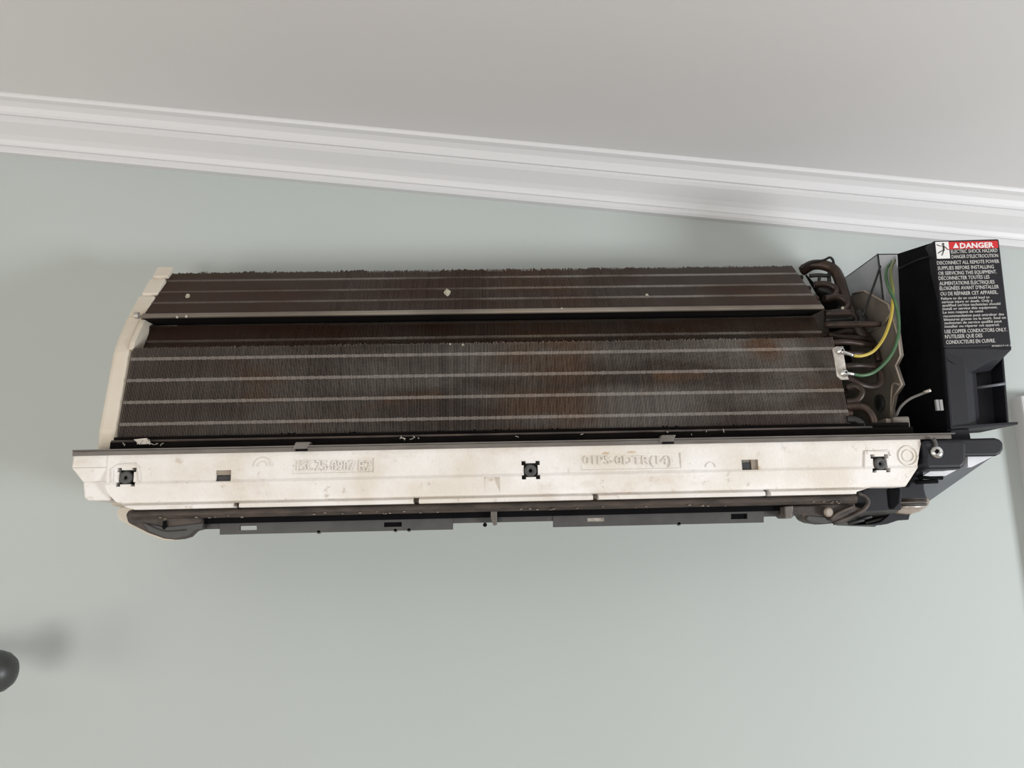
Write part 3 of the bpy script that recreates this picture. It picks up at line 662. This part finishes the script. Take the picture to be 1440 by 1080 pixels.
# black inner side that runs down behind the label face
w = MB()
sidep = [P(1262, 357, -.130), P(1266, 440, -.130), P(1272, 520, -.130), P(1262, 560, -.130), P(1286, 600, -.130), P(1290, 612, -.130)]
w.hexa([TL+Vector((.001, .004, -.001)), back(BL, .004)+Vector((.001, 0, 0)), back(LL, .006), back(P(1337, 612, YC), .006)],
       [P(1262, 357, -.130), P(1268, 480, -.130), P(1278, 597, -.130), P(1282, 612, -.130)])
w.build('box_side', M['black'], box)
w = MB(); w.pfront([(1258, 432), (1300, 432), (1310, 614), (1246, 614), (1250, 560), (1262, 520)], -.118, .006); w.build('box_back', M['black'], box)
w = MB(); w.tube([P(1263, 378, -.135), P(1290, 366, -.170), P(1307, 361, -.192)], .0009, 6, 3); w.build('side_seam', M['navy'], box)
w = MB(); w.hexa(rg([(1340, 602, -.18), (1362, 602, -.18), (1366, 622, -.18), (1330, 622, -.18)]), rg([(1325, 602, -.10), (1348, 602, -.10), (1348, 622, -.10), (1322, 622, -.10)])); w.build('lower_neck', M['navy'], box)
w = MB(); w.tube([P(1366, 603, -.17), P(1381, 602, -.17)], .0016, 6, 1); w.build('neck_tab', M['navy'], box)
w = MB()
for i in range(2): w.pfront([(1316+i*5.2, 562), (1320+i*5.2, 562), (1322+i*5.2, 577), (1318+i*5.2, 577)], -.2005, .003)
w.build('two_pin_clip', M['clip'], box, label='pale grey two-pin clip')
w = MB(); w.tube([P(1259, 588, -.175), P(1266, 573, -.185), P(1278, 562, -.192), P(1293, 555, -.198), P(1307, 550, -.204)], .0014, 8, 5); w.build('sensor_cable', M['greywire'], AC)
w = MB(); w.tube([P(1299, 552, -.201), P(1309, 548.5, -.205)], .0018, 8, 1); w.build('cable_lug', M['zinc'], AC)

# lettering: mapped on the label face
def face(u, v, off):            # u, v in 0..1, v down
    p = mixp(mixp(TL, TR_, u), mixp(BL, BR, u), v); return p + Vector((0, -off, 0))
def flat(name, pts, m, off=.0004, th=.0003):
    w = MB(); w.hexa([face(u, v, off) for u, v in pts], [face(u, v, off-th) for u, v in pts]); return w.build(name, m, box)
def uv(px, py):                 # photo pixel -> label coordinates
    v = (py-337+(px-1313)*.027)/152.0; u = (px-1313-15.5*v)/(92.5+1.5*v); return u, v
def line(body, px0, px1, py, ph, m, bold=.0):
    me = text_mesh(body, 1.0, bold, .02)
    xs = [v.co.x for v in me.vertices]; w0, w1 = min(xs), max(xs)
    u0, v0 = uv(px0, py); u1, v1 = uv(px1, py-(px1-px0)*.027)
    hv = ph/152.0
    for vt in me.vertices:
        t = (vt.co.x-w0)/(w1-w0); q = vt.co.y/.72
        vv = v0+(v1-v0)*t - hv*(q-.5)
        vt.co = face(u0+(u1-u0)*t, vv, .0007 if vt.co.z > 0 else .0002)
    me.materials.clear(); me.materials.append(m)
    o = bpy.data.objects.new('label_lettering', me); COL.objects.link(o); o.parent = box
    return o
def quad(px0, py0, px1, py1):
    return [uv(px0, py0), uv(px1, py0-(px1-px0)*.027), uv(px1+1.4*(py1-py0)/13, py1-(px1-px0)*.027), uv(px0+1.4*(py1-py0)/13, py1)]
flat('red_banner', quad(1334, 339.5, 1402.5, 350.0), M['red'])
flat('pictogram_panel', quad(1315, 339.5, 1333.5, 363.5), M['white'])
b0 = uv(1340, 348.2); flat('warning_triangle', [uv(1340, 348.4), uv(1348, 348.2), uv(1343.6, 340.6)], M['white'], .0007)
def pl(pts, wd, m):
    for a, b in zip(pts, pts[1:]):
        dx, dy = b[0]-a[0], b[1]-a[1]; L = math.hypot(dx, dy); nx, ny = -dy/L*wd/2, dx/L*wd/2
        flat('pictogram_figure', [uv(a[0]+nx, a[1]+ny), uv(b[0]+nx, b[1]+ny), uv(b[0]-nx, b[1]-ny), uv(a[0]-nx, a[1]-ny)], m, .0008)
flat('pictogram_figure', [uv(1326+1.5*math.cos(t*.7), 342.6+1.5*math.sin(t*.7)) for t in range(9)], M['ink'], .0008)
pl([(1317, 343.2), (1320.5, 345.3), (1326, 345.6)], .8, M['ink']); pl([(1326, 345), (1330.5, 348.5), (1333, 351)], .8, M['ink'])
pl([(1326.5, 344.5), (1327.0, 352)], 2.2, M['ink']); pl([(1327, 351.5), (1322.5, 353.2), (1319, 356)], 1.1, M['ink']); pl([(1327, 351.5), (1325.8, 355.5), (1324.2, 359)], 1.1, M['ink'])
pl([(1329.5, 347), (1332, 350), (1334.5, 350.5)], .7, M['red'])
LN = [('DANGER', 1349.5, 1397, 344.9, 7.4, 'white', .03), ('ELECTRIC SHOCK HAZARD', 1337, 1402, 353.3, 5.4, 'print', 0), ("DANGER D'ELECTROCUTION", 1338, 1403, 360.7, 5.2, 'print', 0),
      ('DISCONNECT ALL REMOTE POWER', 1317.5, 1404.5, 369.5, 5.2, 'print', 0), ('SUPPLIES BEFORE INSTALLING', 1318.5, 1397, 377.0, 5.2, 'print', 0), ('OR SERVICING THIS EQUIPMENT.', 1319.5, 1401, 384.3, 5.2, 'print', 0),
      ('DÉCONNECTER TOUTES LES', 1320, 1391, 391.3, 5.2, 'print', 0), ('ALIMENTATIONS ÉLECTRIQUES', 1321, 1398, 398.6, 5.2, 'print', 0), ("ÉLOIGNÉES AVANT D'INSTALLER", 1321.5, 1404, 405.6, 5.2, 'print', 0), ('OU DE RÉPARER CET APPAREIL.', 1322.5, 1403, 413.2, 5.2, 'print', 0),
      ('Failure to do so could lead to', 1323.5, 1391, 419.8, 3.6, 'print', 0), ('serious injury or death. Only a', 1324.5, 1395, 424.6, 3.6, 'print', 0), ('qualified service technician should', 1325, 1406, 429.4, 3.6, 'print', 0), ('install or service this equipment.', 1325.5, 1402, 434.2, 3.6, 'print', 0), ('Le non respect de cette', 1326, 1382, 439.0, 3.6, 'print', 0),
      ('recommandation peut entraîner des', 1327, 1411, 444.2, 3.6, 'print', 0), ('blessures graves ou la mort. Seul un', 1327.5, 1413.5, 449.0, 3.6, 'print', 0), ('technicien de service qualifié peut', 1328, 1408, 453.8, 3.6, 'print', 0), ('installer ou réparer cet appareil.', 1328.5, 1405, 458.6, 3.6, 'print', 0),
      ('USE COPPER CONDUCTORS ONLY.', 1328.5, 1415, 465.6, 5.2, 'print', 0), ("N'UTILISER QUE DES", 1329, 1381, 472.6, 5.2, 'print', 0), ('CONDUCTEURS EN CUIVRE.', 1330.5, 1399, 480.2, 5.2, 'print', 0), ('3P250217-1A', 1394, 1417.5, 486.0, 2.2, 'print', 0)]
for body, a, b, y, h_, mm, bo in LN: line(body, a, b, y, h_, M[mm], bo)

# ------------------------------------------------------------------ curtain rod end, lower left
fc = P(-9, 945, -.085)
rod = thing('curtain_rod', 'dark grey round finial on the end of a curtain rod at the lower left edge', 'curtain rod', (fc.x-.3, -.085, fc.z))
w = MB(); w.tube([(fc.x-.9, fc.y, fc.z), (fc.x-.018, fc.y, fc.z)], .0095, 16, 1); w.build('pole', M['iron'], rod)
w = MB(); w.lathe((fc.x-.030, fc.y, fc.z), (1, 0, 0), [(0, .010), (.002, .0135), (.006, .0135), (.008, .011), (.012, .014), (.018, .0198), (.026, .0228), (.034, .0232), (.042, .0208), (.049, .0155), (.053, .0085), (.0545, .002)], 32); w.build('finial', M['iron'], rod)
w = MB(); w.tube([(fc.x-.10, fc.y, fc.z-.004), (fc.x-.10, -.03, fc.z-.012), (fc.x-.10, -.001, fc.z-.012)], .006, 10, 4); w.lathe((fc.x-.10, 0, fc.z-.012), (0, -1, 0), [(0, .022), (.004, .022), (.006, .016)], 24); w.build('wall_bracket', M['iron'], rod)
